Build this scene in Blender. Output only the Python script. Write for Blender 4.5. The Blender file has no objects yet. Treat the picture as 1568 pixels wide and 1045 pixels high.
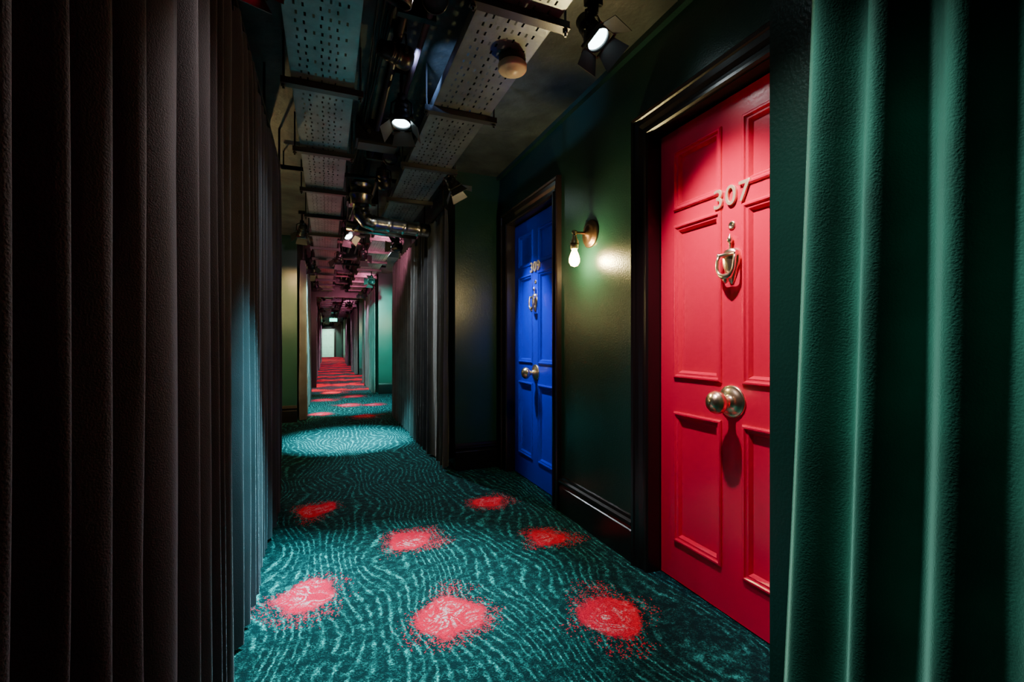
import bpy, math, random, bmesh
from mathutils import Vector, Matrix
random.seed(7)
S=bpy.context.scene
COL=S.collection
pi=math.pi

# ---------------------------------------------------------------- materials
def mat(name, col=(.5,.5,.5), rough=.5, metal=0, sheen=0, sheencol=(1,1,1), srough=.35, bump=0, bscale=200, emis=None, estr=0, spec=.5, mott=0, mscale=3, coat=0):
    m=bpy.data.materials.new(name); m.use_nodes=True
    nt=m.node_tree; b=nt.nodes['Principled BSDF']
    b.inputs['Base Color'].default_value=(*col,1)
    b.inputs['Roughness'].default_value=rough
    b.inputs['Metallic'].default_value=metal
    b.inputs['Specular IOR Level'].default_value=spec
    b.inputs['Coat Weight'].default_value=coat
    b.inputs['Coat Roughness'].default_value=.12
    if sheen:
        b.inputs['Sheen Weight'].default_value=sheen
        b.inputs['Sheen Roughness'].default_value=srough
        b.inputs['Sheen Tint'].default_value=(*sheencol,1)
    if emis:
        b.inputs['Emission Color'].default_value=(*emis,1)
        b.inputs['Emission Strength'].default_value=estr
    tc=nt.nodes.new('ShaderNodeTexCoord')
    if bump:
        n=nt.nodes.new('ShaderNodeTexNoise'); n.inputs['Scale'].default_value=bscale; n.inputs['Detail'].default_value=4
        nt.links.new(tc.outputs['Object'],n.inputs['Vector'])
        bp=nt.nodes.new('ShaderNodeBump'); bp.inputs['Strength'].default_value=bump; bp.inputs['Distance'].default_value=.01
        nt.links.new(n.outputs['Fac'],bp.inputs['Height']); nt.links.new(bp.outputs['Normal'],b.inputs['Normal'])
    if mott:
        n=nt.nodes.new('ShaderNodeTexNoise'); n.inputs['Scale'].default_value=mscale; n.inputs['Detail'].default_value=6
        nt.links.new(tc.outputs['Object'],n.inputs['Vector'])
        r=nt.nodes.new('ShaderNodeValToRGB')
        r.color_ramp.elements[0].position=.3; r.color_ramp.elements[1].position=.7
        r.color_ramp.elements[0].color=(*[c*(1-mott) for c in col],1)
        r.color_ramp.elements[1].color=(*[min(1,c*(1+mott)) for c in col],1)
        nt.links.new(n.outputs['Fac'],r.inputs['Fac']); nt.links.new(r.outputs['Color'],b.inputs['Base Color'])
    return m

M={}
M['wall']=mat('dark_green_paint',(.009,.040,.031),.28,bump=.12,bscale=120,mott=.15,mscale=2)
M['ceil']=mat('dark_plaster',(.055,.068,.062),.5,bump=.6,bscale=14,mott=.6,mscale=5)
M['skirt']=mat('black_gloss_wood',(.006,.005,.005),.28,bump=.05)
M['frame']=mat('black_brown_wood',(.012,.007,.007),.28,bump=.05)
M['red']=mat('red_door_paint',(.92,.0003,.062),.26,bump=.05,bscale=90,coat=.25)
M['blue']=mat('blue_door_paint',(.0,.025,.85),.28,bump=.05,bscale=90,coat=.2)
M['mint']=mat('mint_door_paint',(.35,.65,.5),.4,bump=.05)
M['brass']=mat('aged_brass',(.92,.76,.48),.28,metal=1,bump=.05,bscale=60)
M['digit']=mat('satin_brass',(.85,.66,.36),.40,metal=.5,bump=.05,bscale=60)
M['brassd']=mat('dark_bronze',(.30,.17,.10),.35,metal=1,bump=.1,bscale=60)
M['chrome']=mat('galvanised_duct',(.4,.38,.33),.25,metal=1,bump=.2,bscale=30,mott=.3,mscale=8)
M['tray']=mat('galvanised_tray',(.25,.28,.29),.36,metal=.8,bump=.1,bscale=60,mott=.35,mscale=6)
M['blackm']=mat('black_metal',(.012,.012,.013),.35,metal=.3,bump=.05)
M['barn']=mat('barn_door_metal',(.07,.07,.07),.3,metal=.6,bump=.05)
M['cream']=mat('cream_plastic',(.6,.5,.38),.4,bump=.05)
M['copper']=mat('pink_primer_pipe',(.16,.09,.09),.45,bump=.1)
M['sign']=mat('green_sign',(.05,.5,.4),.4,emis=(.05,1,.7),estr=5)
M['velvL']=mat('charcoal_mauve_velvet',(.016,.015,.022),.8,sheen=.5,sheencol=(.54,.49,.57),bump=.25,bscale=350,mott=.3,mscale=6)
M['velvG']=mat('charcoal_velvet',(.040,.042,.043),.8,sheen=.7,sheencol=(.8,.8,.75),bump=.25,bscale=350,mott=.3,mscale=6)
M['velvR']=mat('green_lit_velvet',(.010,.105,.075),.8,sheen=.8,sheencol=(.50,.95,.80),srough=.40,bump=.22,bscale=260,mott=.6,mscale=3.5)  # green of the light falling on this curtain, put into base and sheen colour
def lensm(n,c,s): return mat(n,(.8,.8,.8),.3,emis=c,estr=s)
M['lensw']=lensm('lens_white',(.7,.95,1),14)
M['lensr']=lensm('lens_red',(1,.02,.06),2.5)
M['lensc']=lensm('lens_cyan',(.2,.9,1),9)
M['lensd']=mat('lens_dark',(.1,.12,.14),.1)
M['fil']=lensm('filament',(1,.62,.25),260)
g=bpy.data.materials.new('clear_bulb_glass'); g.use_nodes=True; nt=g.node_tree
for n in list(nt.nodes): nt.nodes.remove(n)
o=nt.nodes.new('ShaderNodeOutputMaterial'); t=nt.nodes.new('ShaderNodeBsdfTransparent'); t.inputs[0].default_value=(1,.93,.8,1)
gl=nt.nodes.new('ShaderNodeBsdfGlossy'); gl.inputs['Roughness'].default_value=.05
em=nt.nodes.new('ShaderNodeEmission'); em.inputs[0].default_value=(1,.55,.2,1); em.inputs[1].default_value=14
f=nt.nodes.new('ShaderNodeFresnel'); mx=nt.nodes.new('ShaderNodeMixShader'); ad=nt.nodes.new('ShaderNodeAddShader')
nt.links.new(f.outputs[0],mx.inputs[0]); nt.links.new(t.outputs[0],mx.inputs[1]); nt.links.new(gl.outputs[0],mx.inputs[2])
nt.links.new(mx.outputs[0],ad.inputs[0]); nt.links.new(em.outputs[0],ad.inputs[1]); nt.links.new(ad.outputs[0],o.inputs[0])
M['glass']=g

def carpet():
    m=bpy.data.materials.new('patterned_carpet'); m.use_nodes=True; nt=m.node_tree; L=nt.links.new
    b=nt.nodes['Principled BSDF']; b.inputs['Roughness'].default_value=.95; b.inputs['Specular IOR Level'].default_value=.15
    tc=nt.nodes.new('ShaderNodeTexCoord')
    def N(t,**k):
        n=nt.nodes.new(t)
        for a,v in k.items(): setattr(n,a,v)
        return n
    def math_(op,a,b_=None,c=None,clamp=False):
        n=N('ShaderNodeMath',operation=op,use_clamp=clamp)
        for i,v in enumerate((a,b_,c)):
            if v is None: continue
            if isinstance(v,(int,float)): n.inputs[i].default_value=v
            else: L(v,n.inputs[i])
        return n.outputs[0]
    def rng(v,a,b_,c=0,d=1):
        r=N('ShaderNodeMapRange'); r.inputs[1].default_value=a; r.inputs[2].default_value=b_; r.inputs[3].default_value=c; r.inputs[4].default_value=d; L(v,r.inputs[0]); return r.outputs[0]
    P=tc.outputs['Object']
    def noise(s,d=2,dist=0,v=P):
        n=N('ShaderNodeTexNoise'); n.inputs['Scale'].default_value=s; n.inputs['Detail'].default_value=d; n.inputs['Distortion'].default_value=dist; L(v,n.inputs[0]); return n.outputs['Fac']
    mp=N('ShaderNodeMapping'); mp.inputs['Scale'].default_value=(1,.6,1); L(P,mp.inputs[0])
    sx=N('ShaderNodeSeparateXYZ'); L(P,sx.inputs[0])
    v=math_('MULTIPLY_ADD',noise(2.0,1,0,mp.outputs[0]),.55,math_('MULTIPLY',sx.outputs[0],1.0))
    v=math_('MULTIPLY_ADD',noise(32,3),.034,v)
    w=math_('SINE',math_('MULTIPLY',v,2*pi*25))
    lines=math_('POWER',math_('MAXIMUM',w,0.0),2.4)
    lines=math_('MULTIPLY',lines,rng(noise(14,5),.40,.60,.04,1))
    sp=N('ShaderNodeTexVoronoi'); sp.inputs['Scale'].default_value=200; L(P,sp.inputs['Vector'])
    sc=N('ShaderNodeSeparateColor'); L(sp.outputs['Color'],sc.inputs[0])
    spk=math_('POWER',sc.outputs[0],2.2)
    tuft=rng(noise(30,4),.42,.64,0,1)
    fac=math_('ADD',math_('MULTIPLY',lines,math_('MULTIPLY_ADD',spk,.80,.14)),math_('MULTIPLY',math_('MULTIPLY',spk,tuft),.24),clamp=True)
    mixc=N('ShaderNodeMix',data_type='RGBA'); L(fac,mixc.inputs['Factor'])
    mixc.inputs['A'].default_value=(.0010,.020,.024,1); mixc.inputs['B'].default_value=(.06,.62,.60,1)
    base=[(-.083,2.129,.125),(.4545,1.76,.13),(1.038,1.50,.135),(.428,2.49,.12),(1.12,2.265,.11),(-.052,3.18,.12),(1.03,2.926,.11),
          (-.09,7.42,.15),(.513,6.98,.16),(.35,8.3,.18),(-.05,9.2,.2),(.5,9.6,.2),(.1,10.5,.2),(.75,8.2,.15)]
    vn=N('ShaderNodeTexNoise'); vn.inputs['Scale'].default_value=5.0; vn.inputs['Detail'].default_value=4; L(P,vn.inputs[0])
    vs=N('ShaderNodeVectorMath',operation='SUBTRACT'); L(vn.outputs['Color'],vs.inputs[0]); vs.inputs[1].default_value=(.5,.5,.5)
    vm_=N('ShaderNodeVectorMath',operation='MULTIPLY'); L(vs.outputs[0],vm_.inputs[0]); vm_.inputs[1].default_value=(.22,.22,0)
    vw=N('ShaderNodeVectorMath',operation='ADD'); L(P,vw.inputs[0]); L(vm_.outputs[0],vw.inputs[1])
    dist=None
    for (x,y,r) in base:
        vm=N('ShaderNodeVectorMath',operation='DISTANCE'); L(vw.outputs[0],vm.inputs[0]); vm.inputs[1].default_value=(x,y,0)
        d=math_('DIVIDE',vm.outputs['Value'],r)
        dist=d if dist is None else math_('MINIMUM',dist,d)
    core=rng(math_('MULTIPLY_ADD',noise(70,2),.30,dist),1.16,.98)
    hal=rng(math_('ADD',dist,math_('MULTIPLY_ADD',noise(3),2.4,-1.2)),1.8,.95)
    sc2=math_('LESS_THAN',sc.outputs[1],math_('MULTIPLY',math_('POWER',hal,1.5),.45))
    red=math_('MAXIMUM',core,math_('MULTIPLY',sc2,.7),clamp=True)
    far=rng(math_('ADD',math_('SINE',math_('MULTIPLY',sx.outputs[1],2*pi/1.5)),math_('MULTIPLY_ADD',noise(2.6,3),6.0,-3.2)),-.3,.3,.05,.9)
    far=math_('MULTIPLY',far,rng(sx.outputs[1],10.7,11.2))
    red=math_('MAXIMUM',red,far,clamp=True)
    pl=math_('SINE',math_('MULTIPLY',noise(10,3,1.2),36.0))
    pin=rng(math_('ADD',dist,math_('MULTIPLY_ADD',noise(8,2),1.8,-.9)),.85,.2)
    pfac=math_('MULTIPLY',math_('MULTIPLY',math_('POWER',math_('MAXIMUM',math_('MULTIPLY_ADD',pl,.55,.45),0.0),1.8),pin),math_('MULTIPLY_ADD',spk,1.3,.04),clamp=True)
    mr=N('ShaderNodeMix',data_type='RGBA'); L(pfac,mr.inputs['Factor']); mr.inputs['A'].default_value=(1,.0003,.040,1); mr.inputs['B'].default_value=(1,.58,.62,1)
    fin=N('ShaderNodeMix',data_type='RGBA'); L(red,fin.inputs['Factor']); L(mixc.outputs['Result'],fin.inputs['A']); L(mr.outputs['Result'],fin.inputs['B'])
    L(fin.outputs['Result'],b.inputs['Base Color'])
    bp=N('ShaderNodeBump'); bp.inputs['Strength'].default_value=.8; bp.inputs['Distance'].default_value=.007
    L(math_('ADD',sp.outputs['Distance'],math_('MULTIPLY',lines,.6)),bp.inputs['Height']); L(bp.outputs['Normal'],b.inputs['Normal'])
    return m
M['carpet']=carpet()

# ---------------------------------------------------------------- mesh builder
class MB:
    def __init__(s): s.v=[]; s.f=[]; s.m=[]; s.mats=[]; s.sm=[]
    def mi(s,m):
        if m not in s.mats: s.mats.append(m)
        return s.mats.index(m)
    def add(s,vs,fs,m,M4=None,smooth=False):
        o=len(s.v); i=s.mi(m)
        for v in vs:
            v=Vector(v)
            if M4 is not None: v=M4@v
            s.v.append(v)
        for f in fs: s.f.append([o+a for a in f]); s.m.append(i); s.sm.append(smooth)
    def box(s,a,b,m,M4=None):
        x0,y0,z0=a;x1,y1,z1=b
        vs=[(x0,y0,z0),(x1,y0,z0),(x1,y1,z0),(x0,y1,z0),(x0,y0,z1),(x1,y0,z1),(x1,y1,z1),(x0,y1,z1)]
        s.add(vs,[(0,3,2,1),(4,5,6,7),(0,1,5,4),(1,2,6,5),(2,3,7,6),(3,0,4,7)],m,M4)
    def lathe(s,prof,m,M4=None,n=24,cap=True):
        vs=[];fs=[]
        for r,h in prof:
            for k in range(n):
                a=2*pi*k/n; vs.append((r*math.cos(a),r*math.sin(a),h))
        for j in range(len(prof)-1):
            for k in range(n):
                k2=(k+1)%n; fs.append((j*n+k,j*n+k2,(j+1)*n+k2,(j+1)*n+k))
        s.add(vs,fs,m,M4,True)
        if cap:
            for j in (0,len(prof)-1):
                if prof[j][0]>1e-4:
                    r,h=prof[j]; s.add([(r*math.cos(2*pi*k/n),r*math.sin(2*pi*k/n),h) for k in range(n)],[tuple(range(n))],m,M4)
    def tube(s,pts,r,m,n=10,rf=None):
        pts=[Vector(p) for p in pts]; vs=[];fs=[]; up=None
        for i,p in enumerate(pts):
            t=(pts[min(i+1,len(pts)-1)]-pts[max(i-1,0)]).normalized()
            if up is None:
                up=Vector((0,0,1)) if abs(t.z)<.9 else Vector((1,0,0))
            u=(up-t*up.dot(t)).normalized(); w=t.cross(u); up=u
            rr=rf(i) if rf else r
            for k in range(n):
                a=2*pi*k/n; vs.append(p+u*rr*math.cos(a)+w*rr*math.sin(a))
        for i in range(len(pts)-1):
            for k in range(n):
                k2=(k+1)%n; fs.append((i*n+k,i*n+k2,(i+1)*n+k2,(i+1)*n+k))
        fs.append(tuple(range(n))); fs.append(tuple((len(pts)-1)*n+k for k in range(n)))
        s.add(vs,fs,m,None,True)
    def build(s,name,parent=None,loc=None):
        me=bpy.data.meshes.new(name); me.from_pydata([tuple(v) for v in s.v],[],s.f)
        for m in s.mats: me.materials.append(m)
        me.polygons.foreach_set('material_index',s.m); me.polygons.foreach_set('use_smooth',s.sm); me.update()
        bm=bmesh.new(); bm.from_mesh(me); bmesh.ops.recalc_face_normals(bm,faces=bm.faces); bm.to_mesh(me); bm.free()
        ob=bpy.data.objects.new(name,me); COL.objects.link(ob)
        if parent: ob.parent=parent
        if loc: ob.location=loc
        return ob
def empty(name,loc,rz=0):
    e=bpy.data.objects.new(name,None); e.empty_display_size=.1; e.location=loc; e.rotation_euler=(0,0,rz); COL.objects.link(e); return e
def T(x,y,z): return Matrix.Translation((x,y,z))
def align(d):
    return Vector(d).normalized().to_track_quat('Z','Y').to_matrix().to_4x4()

# ---------------------------------------------------------------- shell
CH=2.52; YB=-1.6; YE=36.0; XR=1.40; XL=-.80; BR=1.0; BL=-.37
PER=6.1
alcR=[(.79+PER*k,3.72+PER*k) for k in range(6)]
alcL=[(3.5+PER*k,6.8+PER*k) for k in range(5)]
DOORH=2.05; DW=.415
def doors_of(a): return [a[0]+.525, a[1]-.61]
def build_wall(name,alcs,XA,XB):
    mb=MB(); y=YB
    def pl(x,y0,y1,z0,z1): mb.add([(x,y0,z0),(x,y1,z0),(x,y1,z1),(x,y0,z1)],[(0,1,2,3)],M['wall'])
    for (a,b) in alcs:
        b=min(b,YE)
        pl(XB,y,a,0,CH)
        mb.add([(XB,a,0),(XA,a,0),(XA,a,CH),(XB,a,CH)],[(0,1,2,3)],M['wall'])
        mb.add([(XB,b,0),(XA,b,0),(XA,b,CH),(XB,b,CH)],[(0,1,2,3)],M['wall'])
        ds=doors_of((a,b)) if b-a>2.5 else []
        yy=a
        for c in ds:
            pl(XA,yy,c-DW-.02,0,CH); pl(XA,c-DW-.02,c+DW+.02,DOORH,CH); yy=c+DW+.02
        pl(XA,yy,b,0,CH); y=b
    if y<YE: pl(XB,y,YE,0,CH)
    return mb.build(name)
build_wall('wall_right',alcR,XR,BR); build_wall('wall_left',alcL,XL,BL)
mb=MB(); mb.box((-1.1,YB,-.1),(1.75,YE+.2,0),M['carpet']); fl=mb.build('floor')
mb=MB(); mb.box((-1.1,YB,CH),(1.75,YE+.2,CH+.1),M['ceil']); mb.build('ceiling')
mb=MB(); mb.box((-1.1,YE,0),(1.75,YE+.1,CH),M['wall']); mb.build('wall_end')
mb=MB(); mb.box((-1.1,YB-.1,0),(1.75,YB,CH),M['wall']); mb.build('wall_back')

SK=[(0,0),(.022,0),(.022,.155),(.017,.160),(.017,.175),(.024,.180),(.028,.188),(.026,.198),(.014,.206),(.010,.222),(0,.226)]
def skirt(mb,p0,p1,nrm):
    p0=Vector(p0);p1=Vector(p1);n=Vector(nrm)
    vs=[];k=len(SK)
    for p in (p0,p1):
        for o,z in SK: vs.append(p+n*o+Vector((0,0,z)))
    fs=[(i,i+1,k+i+1,k+i) for i in range(k-1)]+[tuple(range(k)),tuple(range(k,2*k))]
    mb.add(vs,fs,M['skirt'])
def skirts(name,alcs,XA,XB,s):
    mb=MB(); n=(-s,0,0)
    for (a,b) in alcs:
        b=min(b,YE); ds=doors_of((a,b)) if b-a>2.5 else []
        yy=a
        for c in ds:
            if c-.53-yy>.03: skirt(mb,(XA,yy,0),(XA,c-.525,0),n)
            yy=c+.525
        if b-yy>.03: skirt(mb,(XA,yy,0),(XA,b,0),n)
        skirt(mb,(XB,b,0),(XA,b,0),(0,-1,0))
        skirt(mb,(XB,a,0),(XA,a,0),(0,1,0))
    mb.build(name)
skirts('baseboard_right',alcR,XR,BR,1); skirts('baseboard_left',alcL,XL,BL,-1)
mb=MB()
for a,b in alcR[:3]:
    mb.box((XR-.03,a,CH-.03),(XR,b,CH),M['wall'])
mb.build('trim_1')

# ---------------------------------------------------------------- doors
def ring(mb,y0,y1,z0,z1,prof,m,closed=True):
    k=len(prof); vs=[]
    corners=[(y0,z0,1,1),(y0,z1,1,-1),(y1,z1,-1,-1),(y1,z0,-1,1)]
    for (y,z,sy,sz) in corners:
        for o,n in prof: vs.append((-n,y+sy*o,z+sz*o if closed or z!=z0 else z))
    fs=[]
    for c in (range(4) if closed else range(3)):
        c2=(c+1)%4
        for i in range(k-1): fs.append((c*k+i,c*k+i+1,c2*k+i+1,c2*k+i))
    mb.add(vs,fs,m)
def digit_text(txt,parent,loc,size,m):
    cu=bpy.data.curves.new('door_number','FONT'); cu.body=txt; cu.size=size; cu.extrude=.004; cu.bevel_depth=.0012; cu.align_x='CENTER'; cu.space_character=1.12
    cu.materials.append(m); ob=bpy.data.objects.new('door_number',cu); COL.objects.link(ob); ob.parent=parent
    ob.location=loc; ob.rotation_euler=(pi/2,0,-pi/2)
def make_door(name,loc,rz,paint,num,frame=True,hw=True):
    e=empty(name,loc,rz); h=.405; top=2.04
    mb=MB()
    pan=[(.055,.311,.188,.762),(.055,.311,.924,1.60),(.055,.311,1.675,1.935)]
    pans=[(a,b,c,d) for a,b,c,d in pan]+[(-b,-a,c,d) for a,b,c,d in pan]
    ys=sorted({-h,h}|{p[0] for p in pans}|{p[1] for p in pans}); zs=sorted({.006,top}|{p[2] for p in pans}|{p[3] for p in pans})
    for i in range(len(ys)-1):
        for j in range(len(zs)-1):
            cy=(ys[i]+ys[i+1])/2; cz=(zs[j]+zs[j+1])/2
            inp=any(p[0]<cy<p[1] and p[2]<cz<p[3] for p in pans)
            x=.012 if inp else 0
            mb.add([(x,ys[i],zs[j]),(x,ys[i+1],zs[j]),(x,ys[i+1],zs[j+1]),(x,ys[i],zs[j+1])],[(0,1,2,3)],paint)
    PR=[(-.006,0),(-.005,.006),(0,.010),(.006,.010),(.010,.004),(.014,.002),(.020,.002),(.026,-.006),(.030,-.012)]
    for p in pans: ring(mb,p[0],p[1],p[2],p[3],PR,paint)
    mb.box((.013,-h,.006),(.045,h,top),paint)
    mb.build('door_slab',e)
    if frame:
        mb=MB()
        FP=[(0,-.045),(0,.0),(-.004,.068),(-.010,.078),(-.022,.078),(-.026,.070),(-.040,.072),(-.060,.080),(-.082,.084),(-.086,.092),(-.098,.096),(-.106,.090),(-.108,.058)]
        ring(mb,-.41,.41,0,2.05,FP,M['frame'],closed=False)
        mb.build('architrave',e)
    if hw:
        mb=MB(); B=M['brass']; Rn=align((-1,0,0))
        prof=[(.062,0),(.064,.004),(.058,.008),(.050,.009),(.047,.014),(.030,.018),(.020,.024),(.016,.040),(.020,.052),(.034,.060),(.043,.070),(.045,.082),(.041,.094),(.034,.100),(.033,.104),(.022,.108),(.020,.111),(.001,.112)]
        mb.lathe(prof,B,T(0,0,.85)@Rn,32)
        mb.lathe([(.016,0),(.016,.004),(.011,.006),(.009,.003),(.001,.003)],B,T(0,0,1.535)@Rn,20)
        mb.lathe([(.001,-.014),(.008,-.01),(.011,0),(.008,.01),(.003,.016),(.001,.024)],B,T(-.012,0,1.478),16)
        mb.lathe([(.006,-.02),(.004,0),(.006,.02)],B,T(-.010,0,1.455),12)
        zz=[(1.445,.014),(1.438,.030),(1.425,.038),(1.405,.041),(1.385,.038),(1.365,.031),(1.345,.023),(1.33,.017),(1.315,.012),(1.306,.004)]
        vsp=[];fsp=[]
        for (z,hw_) in zz:
            for x,k in ((0,1),(-.010,.97),(-.018,.75),(-.022,.35),(-.023,0),(-.022,-.35),(-.018,-.75),(-.010,-.97),(0,-1)): vsp.append((x*min(1,hw_/.03),hw_*k,z))
        for j in range(len(zz)-1):
            for i in range(8): fsp.append((j*9+i,j*9+i+1,(j+1)*9+i+1,(j+1)*9+i))
        mb.add(vsp,fsp,B,None,True)
        mb.lathe([(.009,-.044),(.011,-.040),(.007,-.036),(.007,.036),(.011,.040),(.009,.044)],B,T(-.026,0,1.420)@align((0,1,0)),14)
        pts=[(-.028,-.038,1.42),(-.034,-.041,1.40)]
        for k in range(19):
            a=-pi/2+(k/18)*pi; pts.append((-.036,.040*math.sin(a),1.376-.044*math.cos(a)))
        pts+=[(-.034,.041,1.40),(-.028,.038,1.42)]
        nn=len(pts)
        mb.tube(pts,.006,B,10,rf=lambda i:.006+.0075*math.exp(-((i-(nn-1)/2)/3.6)**2))
        mb.lathe([(.001,-.016),(.008,-.010),(.012,0),(.008,.008),(.001,.012)],B,T(-.034,0,1.322),16)
        mb.build('door_furniture',e)
        digit_text(num,e,(-.006,0,1.615),.108,M['digit'])
    return e
XD=.06
c1,c2=doors_of(alcR[0])
make_door('door_1',(XR+XD,c1,0),0,M['red'],'307')
make_door('door_2',(XR+XD,c2,0),0,M['blue'],'309')
i=3
for a in alcR[1:3]:
    for c in doors_of(a):
        make_door('door_%d'%i,(XR+XD,c,0),0,M['red'] if i%2 else M['blue'],'31%d'%i,hw=(i<5)); i+=1
for a in alcL[:3]:
    for c in doors_of(a):
        make_door('door_%d'%i,(XL-XD,c,0),pi,M['blue'] if i%2 else M['red'],'4%02d'%i,hw=(i<8)); i+=1
make_door('door_%d'%i,(.10,YE-.05,0),pi/2,M['mint'],'',hw=False)

# ---------------------------------------------------------------- curtains
def smooth_noise(seed):
    r=random.Random(seed); vals=[r.uniform(-1,1) for _ in range(400)]
    def f(t):
        t=t%398; i=int(t); u=t-i; u=u*u*(3-2*u); return vals[i]*(1-u)+vals[i+1]*u
    return f
def curtain(x0,y0,y1,m,seed,wl=.13,amp=.042,ztop=2.22,res=22,flare1=0,rows=26,zb=.012,omega=.42,harm=.22,jit=.55,wob=.0025):
    N1=smooth_noise(seed);N2=smooth_noise(seed+50);N3=smooth_noise(seed+99)
    L=y1-y0; n=int(L/wl*res); vs=[];fs=[]
    for j in range(rows+1):
        t=j/rows; z=zb+(ztop-zb)*t
        for i in range(n+1):
            s=i/n; y=y0+L*s
            ph=2*pi*(L*s/wl+jit*N1(L*s/wl*.6)+.10*N2(t*2.2+s*L*1.3)*(1-t))
            a=amp*(.78+.30*N2(s*L/wl*.5))*(1.12-.28*t)
            if t>.95: a*=1-.25*(t-.95)/.05
            off=a*(math.sin(ph)+harm*math.sin(2*ph+.8+2*N3(s*L)))+.006*N3(s*L*9+t*3)*(1-t)+wob*N2(s*L*40+9+t*5)
            off=max(-amp*1.6,min(amp*1.6,off))
            yy=y+omega*a*math.sin(2*ph)
            yy+= flare1*(1-t)**1.3*s**3
            dz=.010*(1+N1(s*L*5)) if j==0 else 0
            vs.append((x0+off,yy,z+dz))
    for j in range(rows):
        for i in range(n):
            a=j*(n+1)+i; fs.append((a,a+1,a+n+2,a+n+1))
    mb=MB(); mb.add(vs,fs,m,None,True); ob=mb.build('curtain')
    mr=MB(); mr.box((x0-.010,y0,ztop+.012),(x0+.010,y1,ztop+.034),M['blackm'])
    y=y0+.03
    while y<y1:
        mr.box((x0-.003,y-.004,ztop-.02),(x0+.003,y+.004,ztop+.014),M['blackm'])
        y+=wl
    y=y0+.1
    while y<y1:
        mr.box((x0-.006,y-.006,ztop+.03),(x0+.006,y+.006,CH),M['blackm']); y+=.8
    mr.build('curtain_rail',ob)
    return ob
curtain(-.297,.15,3.48,M['velvL'],3,wl=.125,amp=.030,ztop=2.24,res=30,rows=36,omega=.15,harm=.12)
curtain(.925,-.35,.632,M['velvR'],31,wl=.105,amp=.034,ztop=2.36,res=44,rows=40,flare1=.10,omega=.0,harm=.06,jit=.30,wob=.0008)
ztr=2.20
for k,(a,b) in enumerate([(alcR[q][1]+.02,alcR[q+1][0]-.02) for q in range(4)]):
    curtain(.925,a,b,M['velvG'],40+k,wl=.17,amp=.048,ztop=ztr,res=26 if k<2 else 12,omega=.2)
for k,(a,b) in enumerate([(alcL[q][1]+.02,alcL[q+1][0]-.02) for q in range(4)]):
    curtain(-.295,a,b,M['velvG'],60+k,wl=.13,amp=.042,ztop=ztr,res=18 if k<2 else 12)

mb=MB(); py=11.7
mb.box((-.36,py,0),(-.22,py+.14,2.16),M['skirt']); mb.box((.86,py,0),(.995,py+.14,2.16),M['skirt']); mb.box((-.36,py,2.16),(.995,py+.14,CH-.005),M['skirt'])
mb.build('trim_2')

# ---------------------------------------------------------------- cable trays
def tray_mesh(w,L):
    mb=MB(); mt=M['tray']
    nx=int(w/.028); cw=w/nx; rp=.05; ny=int(L/rp)
    for j in range(ny):
        ya=j*rp
        ys=[ya,ya+.014,ya+.036,ya+rp]
        mb.add([(0,ys[0],0),(w,ys[0],0),(w,ys[1],0),(0,ys[1],0)],[(0,1,2,3)],mt)
        mb.add([(0,ys[2],0),(w,ys[2],0),(w,ys[3],0),(0,ys[3],0)],[(0,1,2,3)],mt)
        for i in range(nx):
            xa=i*cw
            if j%2==0: a,b=xa+cw*.36,xa+cw*.64
            else: a,b=xa+cw*.20,xa+cw*.46
            if (i in (0,nx-1)) or (i%4==3 and j%2): a=b=xa+cw
            mb.add([(xa,ys[1],0),(a,ys[1],0),(a,ys[2],0),(xa,ys[2],0)],[(0,1,2,3)],mt)
            if b<xa+cw: mb.add([(b,ys[1],0),(xa+cw,ys[1],0),(xa+cw,ys[2],0),(b,ys[2],0)],[(0,1,2,3)],mt)
    for x in (0,w):
        mb.box((x-.002,0,0),(x+.002,L,.05),mt)
    for q in range(5):
        x=.03+q*(w-.06)/4+random.uniform(-.01,.01)
        mb.tube([(x,k*L/6,.018+random.uniform(0,.004)) for k in range(7)],.012,M['blackm'],6)
    return mb
SEG=.8; ZT=2.30
for (xa,w) in ((-.15,.27),(.51,.30)):
    par=empty('cable_tray',(xa,0,0)); y=-.07; me=None
    while y<35:
        if me is None:
            ob=tray_mesh(w,SEG).build('perforated_base',par); me=ob.data
        else:
            ob=bpy.data.objects.new('perforated_base',me); COL.objects.link(ob); ob.parent=par
        ob.location=(0,y,ZT); y+=SEG
    mb=MB(); y=.73
    while y<35:
        mb.box((-.045,y-.014,ZT-.030),(w+.045,y+.014,ZT-.002),M['barn'])
        mb.box((-.045,y-.020,ZT-.034),(w+.045,y+.020,ZT-.030),M['barn'])
        for x in (-.033,w+.033):
            mb.lathe([(.005,0),(.005,CH-ZT+.05)],M['barn'],T(x,y,ZT-.055),6)
            mb.lathe([(.011,0),(.011,.008)],M['barn'],T(x,y,ZT-.045),6)
        y+=SEG
    mb.build('support_struts',par)

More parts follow.
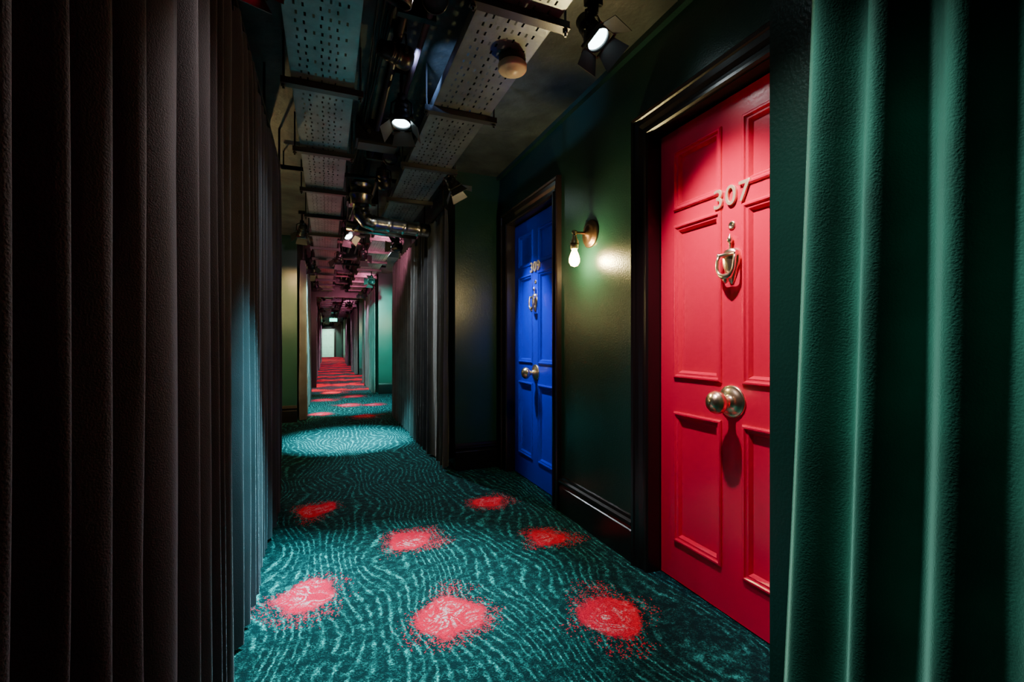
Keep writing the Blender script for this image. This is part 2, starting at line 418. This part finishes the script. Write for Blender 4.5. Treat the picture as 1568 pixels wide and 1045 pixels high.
# services
mb=MB()
mb.tube([(.30,-1,2.46),(.30,35,2.46)],.020,M['blackm'],10)
mb.tube([(.40,-1,2.45),(.40,35,2.45)],.014,M['copper'],10)
for y in [1.9+1.6*k for k in range(20)]:
    mb.box((.27,y,2.435),(.43,y+.03,CH-.003),M['blackm'])
mb.build('ceiling_pipes')
mb=MB()
for q in range(4):
    x=.20+.016*q; pts=[]
    for k in range(120):
        pts.append((x+.012*math.sin(k*.7+q),-.5+k*.3,2.475+.015*math.sin(k*1.3+q*2)))
    mb.tube(pts,.006,M['blackm'],6)
mb.build('cable_bundle')
for k,y in enumerate([3.05,4.45,5.75,7.4,9.0,10.6,13,15.4,18,21,25,29]):
    mb=MB(); mb.box((.175,y,2.38),(.45,y+.16,CH-.002),M['blackm']); mb.box((.19,y+.02,2.365),(.43,y+.14,2.38),M['barn'])
    mb.lathe([(.012,0),(.012,.03)],M['barn'],T(.25,y-.02,2.43)@align((0,1,0)),8)
    mb.build('junction_box')
for k,y in enumerate([3.82,6.4,8.2,9.7,14,17,20]):
    mb=MB(); mb.tube([(-.33,y,2.40),(.96,y,2.40)],.018,M['copper'] if k%2 else M['blackm'],10)
    for x in (-.3,.9): mb.lathe([(.005,0),(.005,CH-2.40)],M['blackm'],T(x,y,2.40),6)
    mb.build('conduit_pipe')
mb=MB()
mb.lathe([(.085,-.16),(.085,-.10),(.095,-.09),(.095,-.07),(.085,-.06),(.085,0),(.092,.005),(.092,.02),(.06,.022),(.055,.06)],M['chrome'],T(.27,4.05,2.40),24)
pts=[(.27,4.05,2.24)]
for k in range(9):
    a=pi/2*k/8; pts.append((.27+.10-.10*math.cos(a),4.05,2.20-.10*math.sin(a)))
for k in range(1,35): pts.append((.37+.0145*k,4.05+.003*k,2.10))
mb.tube(pts,.07,M['chrome'],20,rf=lambda i:.062+(.006 if i%3==0 else 0) if i<12 else (.060+(.008 if i%9==0 else 0)))
mb.build('ventilation_duct')
mb=MB()
mb.tube([(.18,4.72,2.22),(.55,4.74,2.20),(.86,4.76,2.20)],.05,M['chrome'],16)
for x in (.3,.7): mb.lathe([(.005,0),(.005,.3)],M['blackm'],T(x,4.73,2.22),6)
mb.build('ventilation_duct')

mb=MB()
mb.lathe([(.001,-.048),(.030,-.046),(.034,-.040),(.056,-.036),(.062,-.028),(.062,-.012),(.054,-.004)],M['cream'],T(.735,1.80,2.275),28)
mb.lathe([(.054,-.006),(.058,.0),(.058,.022)],M['barn'],T(.735,1.80,2.275),24)
mb.build('smoke_detector')

def sconce(x,y,z,power,side=1):
    e=empty('wall_lamp',(x,y,z),0 if side>0 else pi)
    mb=MB(); Rn=align((-1,0,0))
    mb.lathe([(.078,0),(.080,.006),(.074,.012),(.066,.014),(.060,.020),(.050,.024),(.022,.028),(.016,.04),(.001,.042)],M['brassd'],T(0,0,0)@Rn,32)
    mb.tube([(-.03,0,0),(-.075,0,.0),(-.098,0,-.003),(-.108,0,-.016),(-.108,0,-.03)],.0075,M['brassd'],12)
    mb.lathe([(.012,0),(.016,.01),(.014,.02),(.001,.026)],M['brass'],T(-.108,0,-.012),16)
    mb.lathe([(.020,-.075),(.023,-.07),(.023,-.03),(.016,-.02),(.012,0)],M['brass'],T(-.108,0,-.02),20)
    mb.lathe([(.024,-.052),(.026,-.048),(.024,-.044)],M['brassd'],T(-.108,0,-.02),20,cap=False)
    mb.build('arm_and_socket',e)
    mb=MB(); mb.lathe([(.014,0),(.015,-.012),(.024,-.035),(.031,-.058),(.030,-.078),(.020,-.096),(.001,-.103)],M['glass'],T(-.108,0,-.092),24,cap=False)
    mb.build('bulb_glass',e)
    mb=MB()
    for k in range(6):
        a=2*pi*k/6; a2=a+pi/6
        mb.tube([(-.108+.004*math.cos(a),.004*math.sin(a),-.112),(-.108+.011*math.cos(a2),.011*math.sin(a2),-.168)],.0013,M['fil'],5)
    mb.build('filament',e)
    li=bpy.data.lights.new('bulb_light','POINT'); li.energy=power; li.color=(1,.86,.42); li.shadow_soft_size=.02
    lo=bpy.data.objects.new('bulb_light',li); COL.objects.link(lo); lo.parent=e; lo.location=(-.108,0,-.150)
sconce(XR,2.24,1.70,27)
sconce(XR,alcR[1][0]+1.45,1.70,20)
sconce(XL,alcL[0][0]+1.6,1.70,20,-1)
sconce(XL,alcL[1][0]+1.6,1.70,30,-1)
sconce(XR,alcR[2][0]+1.45,1.70,30)
sconce(XL,alcL[4][0]+1.6,1.70,100,-1)

# ---------------------------------------------------------------- stage spotlights
def spot(pos,target,color,power,ang=60,blend=.6,lens='lensw',barn=True,scale=1.0,soft=.03):
    pos=Vector(pos); e=empty('stage_spotlight',pos)
    d=(Vector(target)-pos).normalized(); R=align(d)@Matrix.Scale(scale,4)
    mb=MB(); bm=M['blackm']
    mb.lathe([(.020,-.10),(.034,-.095),(.036,-.06),(.040,-.058),(.040,-.05),(.036,-.048),(.036,-.03),(.041,-.028),(.041,-.02),(.038,-.018),(.040,.0),(.050,.012),(.052,.05),(.048,.052),(.048,.030)],bm,R,24,cap=False)
    mb.lathe([(.02,-.10),(.001,-.102)],bm,R,16,cap=False)
    mb.lathe([(.048,.030),(.001,.034)],M[lens],R,24,cap=False)
    mb.build('lamp_housing',e)
    if barn:
        mb=MB(); w=.05
        for k in range(4):
            Rk=R@Matrix.Rotation(k*pi/2,4,'Z')
            a=.95 if k%2==0 else .75
            l=.075
            q=[(w,-w*.85,.052),(w,w*.85,.052),(w+l*math.cos(a),w*1.25,.052+l*math.sin(a)),(w+l*math.cos(a),-w*1.25,.052+l*math.sin(a))]
            q2=[(x+.002,y,z-.002) for x,y,z in q]
            mb.add(q+q2,[(0,1,2,3),(7,6,5,4),(0,4,5,1),(1,5,6,2),(2,6,7,3),(3,7,4,0)],M['barn'],Rk)
        mb.box((-.056,-.056,.046),(.056,-.050,.054),M['barn'],R); mb.box((-.056,.050,.046),(.056,.056,.054),M['barn'],R)
        mb.box((-.056,-.056,.046),(-.050,.056,.054),M['barn'],R); mb.box((.050,-.056,.046),(.056,.056,.054),M['barn'],R)
        mb.build('barn_doors',e)
    mb=MB(); h=Vector((-d.y,d.x,0))
    if h.length<.01: h=Vector((1,0,0))
    h.normalize(); s=scale
    top=Vector((0,0,.085*s))
    mb.tube([h*.046*s,h*.056*s+Vector((0,0,.02*s)),h*.052*s+Vector((0,0,.07*s)),h*.03*s+top,-h*.03*s+top,-h*.052*s+Vector((0,0,.07*s)),-h*.056*s+Vector((0,0,.02*s)),-h*.046*s],.005*s,bm,8)
    for sg in (-1,1): mb.lathe([(.012*s,-.006),(.012*s,.006)],bm,T(*(h*.056*sg*s))@align(h),12)
    H=CH-pos.z
    mb.lathe([(.010,.08*s),(.010,H)],bm,None,10)
    mb.lathe([(.020,.08*s),(.022,.09*s),(.022,.115*s),(.010,.12*s)],bm,None,14)
    mb.box((-.035,-.018,H-.035),(.035,.018,H-.001),bm)
    mb.build('yoke_and_stem',e)
    li=bpy.data.lights.new('beam','SPOT'); li.energy=power; li.color=color; li.spot_size=math.radians(ang); li.spot_blend=blend; li.shadow_soft_size=soft
    lo=bpy.data.objects.new('beam',li); COL.objects.link(lo); lo.parent=e
    lo.location=d*(.055*scale); lo.rotation_euler=(-d).to_track_quat('Z','Y').to_euler()
    return e
CY=(.46,1,1)
CZ=(.22,.92,1)
spot((.366,2.44,2.27),(.20,1.92,0),CY,780,50,1.0)
spot((1.03,1.63,2.37),(1.30,1.0,1.3),(1,1,1),8,70,.6)
spot((.78,1.30,2.43),(1.46,1.33,1.10),(1,.75,.86),235,54,.9,barn=False)
spot((.28,.98,2.43),(.94,.55,.85),(.72,1,.90),120,50,1.0,barn=False)
spot((.867,3.30,2.26),(1.46,3.12,1.20),(.75,.88,1),150,40,1.0)
spot((.33,4.62,2.27),(.24,5.35,0),CZ,3000,40,.9,lens='lensc')
spot((-.26,1.84,2.36),(0.2,.6,2.0),(1,.2,.2),3,60,.6,lens='lensr')
spot((.42,3.25,2.38),(-.30,2.0,1.0),(.70,.88,1),34,56,.9,barn=False,lens='lensd')
spot((.40,1.75,2.43),(-.30,.70,1.0),(1,.82,.80),56,62,1.0,barn=False,lens='lensd')
spot((.22,1.50,2.24),(-.27,2.25,.22),CZ,750,28,1.0,lens='lensd',barn=False)
spot((.30,2.10,2.38),(1.05,2.55,2.52),(.3,.5,1),22,80,.8,lens='lensd',barn=False)
# corridor
spot((-.25,5.5,2.30),(-.55,6.8,1.3),(1,.62,.25),380,60,.8)
spot((.40,3.55,2.30),(.92,4.9,.9),(.85,.9,.95),25,70,.8,lens='lensd',barn=False)  # added fill light for the camera-facing folds of the charcoal curtain
spot((.22,5.55,2.32),(.9,4.5,.9),(.8,.9,.95),190,70,.8)
spot((.45,6.3,2.22),(1.15,9.8,1.2),(.12,1,.80),2600,36,.8)
spot((.70,5.0,2.10),(.3,7.2,2.5),(1,.28,.42),120,90,.8,lens='lensd')  # added uplight, tints trays and ceiling pink
spot((-.2,7.2,2.2),(.3,8.2,0),CZ,800,60,.7)
spot((.72,8.2,2.12),(.2,10.2,2.5),(1,.2,.38),120,90,.8,lens='lensd')  # second added pink uplight, further along the trays
spot((.15,6.55,2.2),(-.3,7.8,.9),(.8,.95,.4),110,70,.8)
spot((-.2,10.2,2.25),(.4,11.1,0),(1,.5,.7),340,60,.7)
spot((.80,10.8,2.25),(.3,12.4,0),(1,.4,.7),220,60,.7)
yy=12.6; k=0
cols=[(1,.3,.6),(1,.5,.8),(.7,1,.95),(1,.32,.65),(1,.65,.85),(1,.45,.75)]
while yy<34.5:
    x=[-.15,.75,.3][k%3]
    spot((x,yy,2.25),(.3+.25*math.sin(k*2.1),yy+1.0,.0),cols[k%6],125,80,.7,barn=(k<4),lens='lensw' if k%2 else 'lensc')
    yy+=1.55; k+=1
spot((.3,34.3,2.25),(.1,36,1.1),(.7,1,.85),600,70,.7,barn=False)
spot((.6,13.5,2.1),(.2,15.5,2.5),(1,.25,.5),110,100,.8,lens='lensd')  # added pink uplight for the ceiling beyond the portal

e=MB(); e.box((.14,24.0,2.10),(.48,24.04,2.26),M['sign']); e.box((.30,24.01,2.26),(.33,24.03,CH),M['blackm'])
e.box((.13,24.005,2.09),(.49,24.045,2.10),M['blackm']); e.build('emergency_sign')

# ---------------------------------------------------------------- world + camera
w=bpy.data.worlds.new('World'); S.world=w; w.use_nodes=True
w.node_tree.nodes['Background'].inputs[0].default_value=(.3,.5,.6,1); w.node_tree.nodes['Background'].inputs[1].default_value=.01
c=bpy.data.cameras.new('camera'); c.lens=16; c.sensor_width=36; c.clip_start=.02; c.clip_end=100
co=bpy.data.objects.new('camera',c); COL.objects.link(co); co.location=(0,0,1.08); co.rotation_euler=(pi/2,0,-math.radians(22.17))
c.shift_y=.0012
S.camera=co
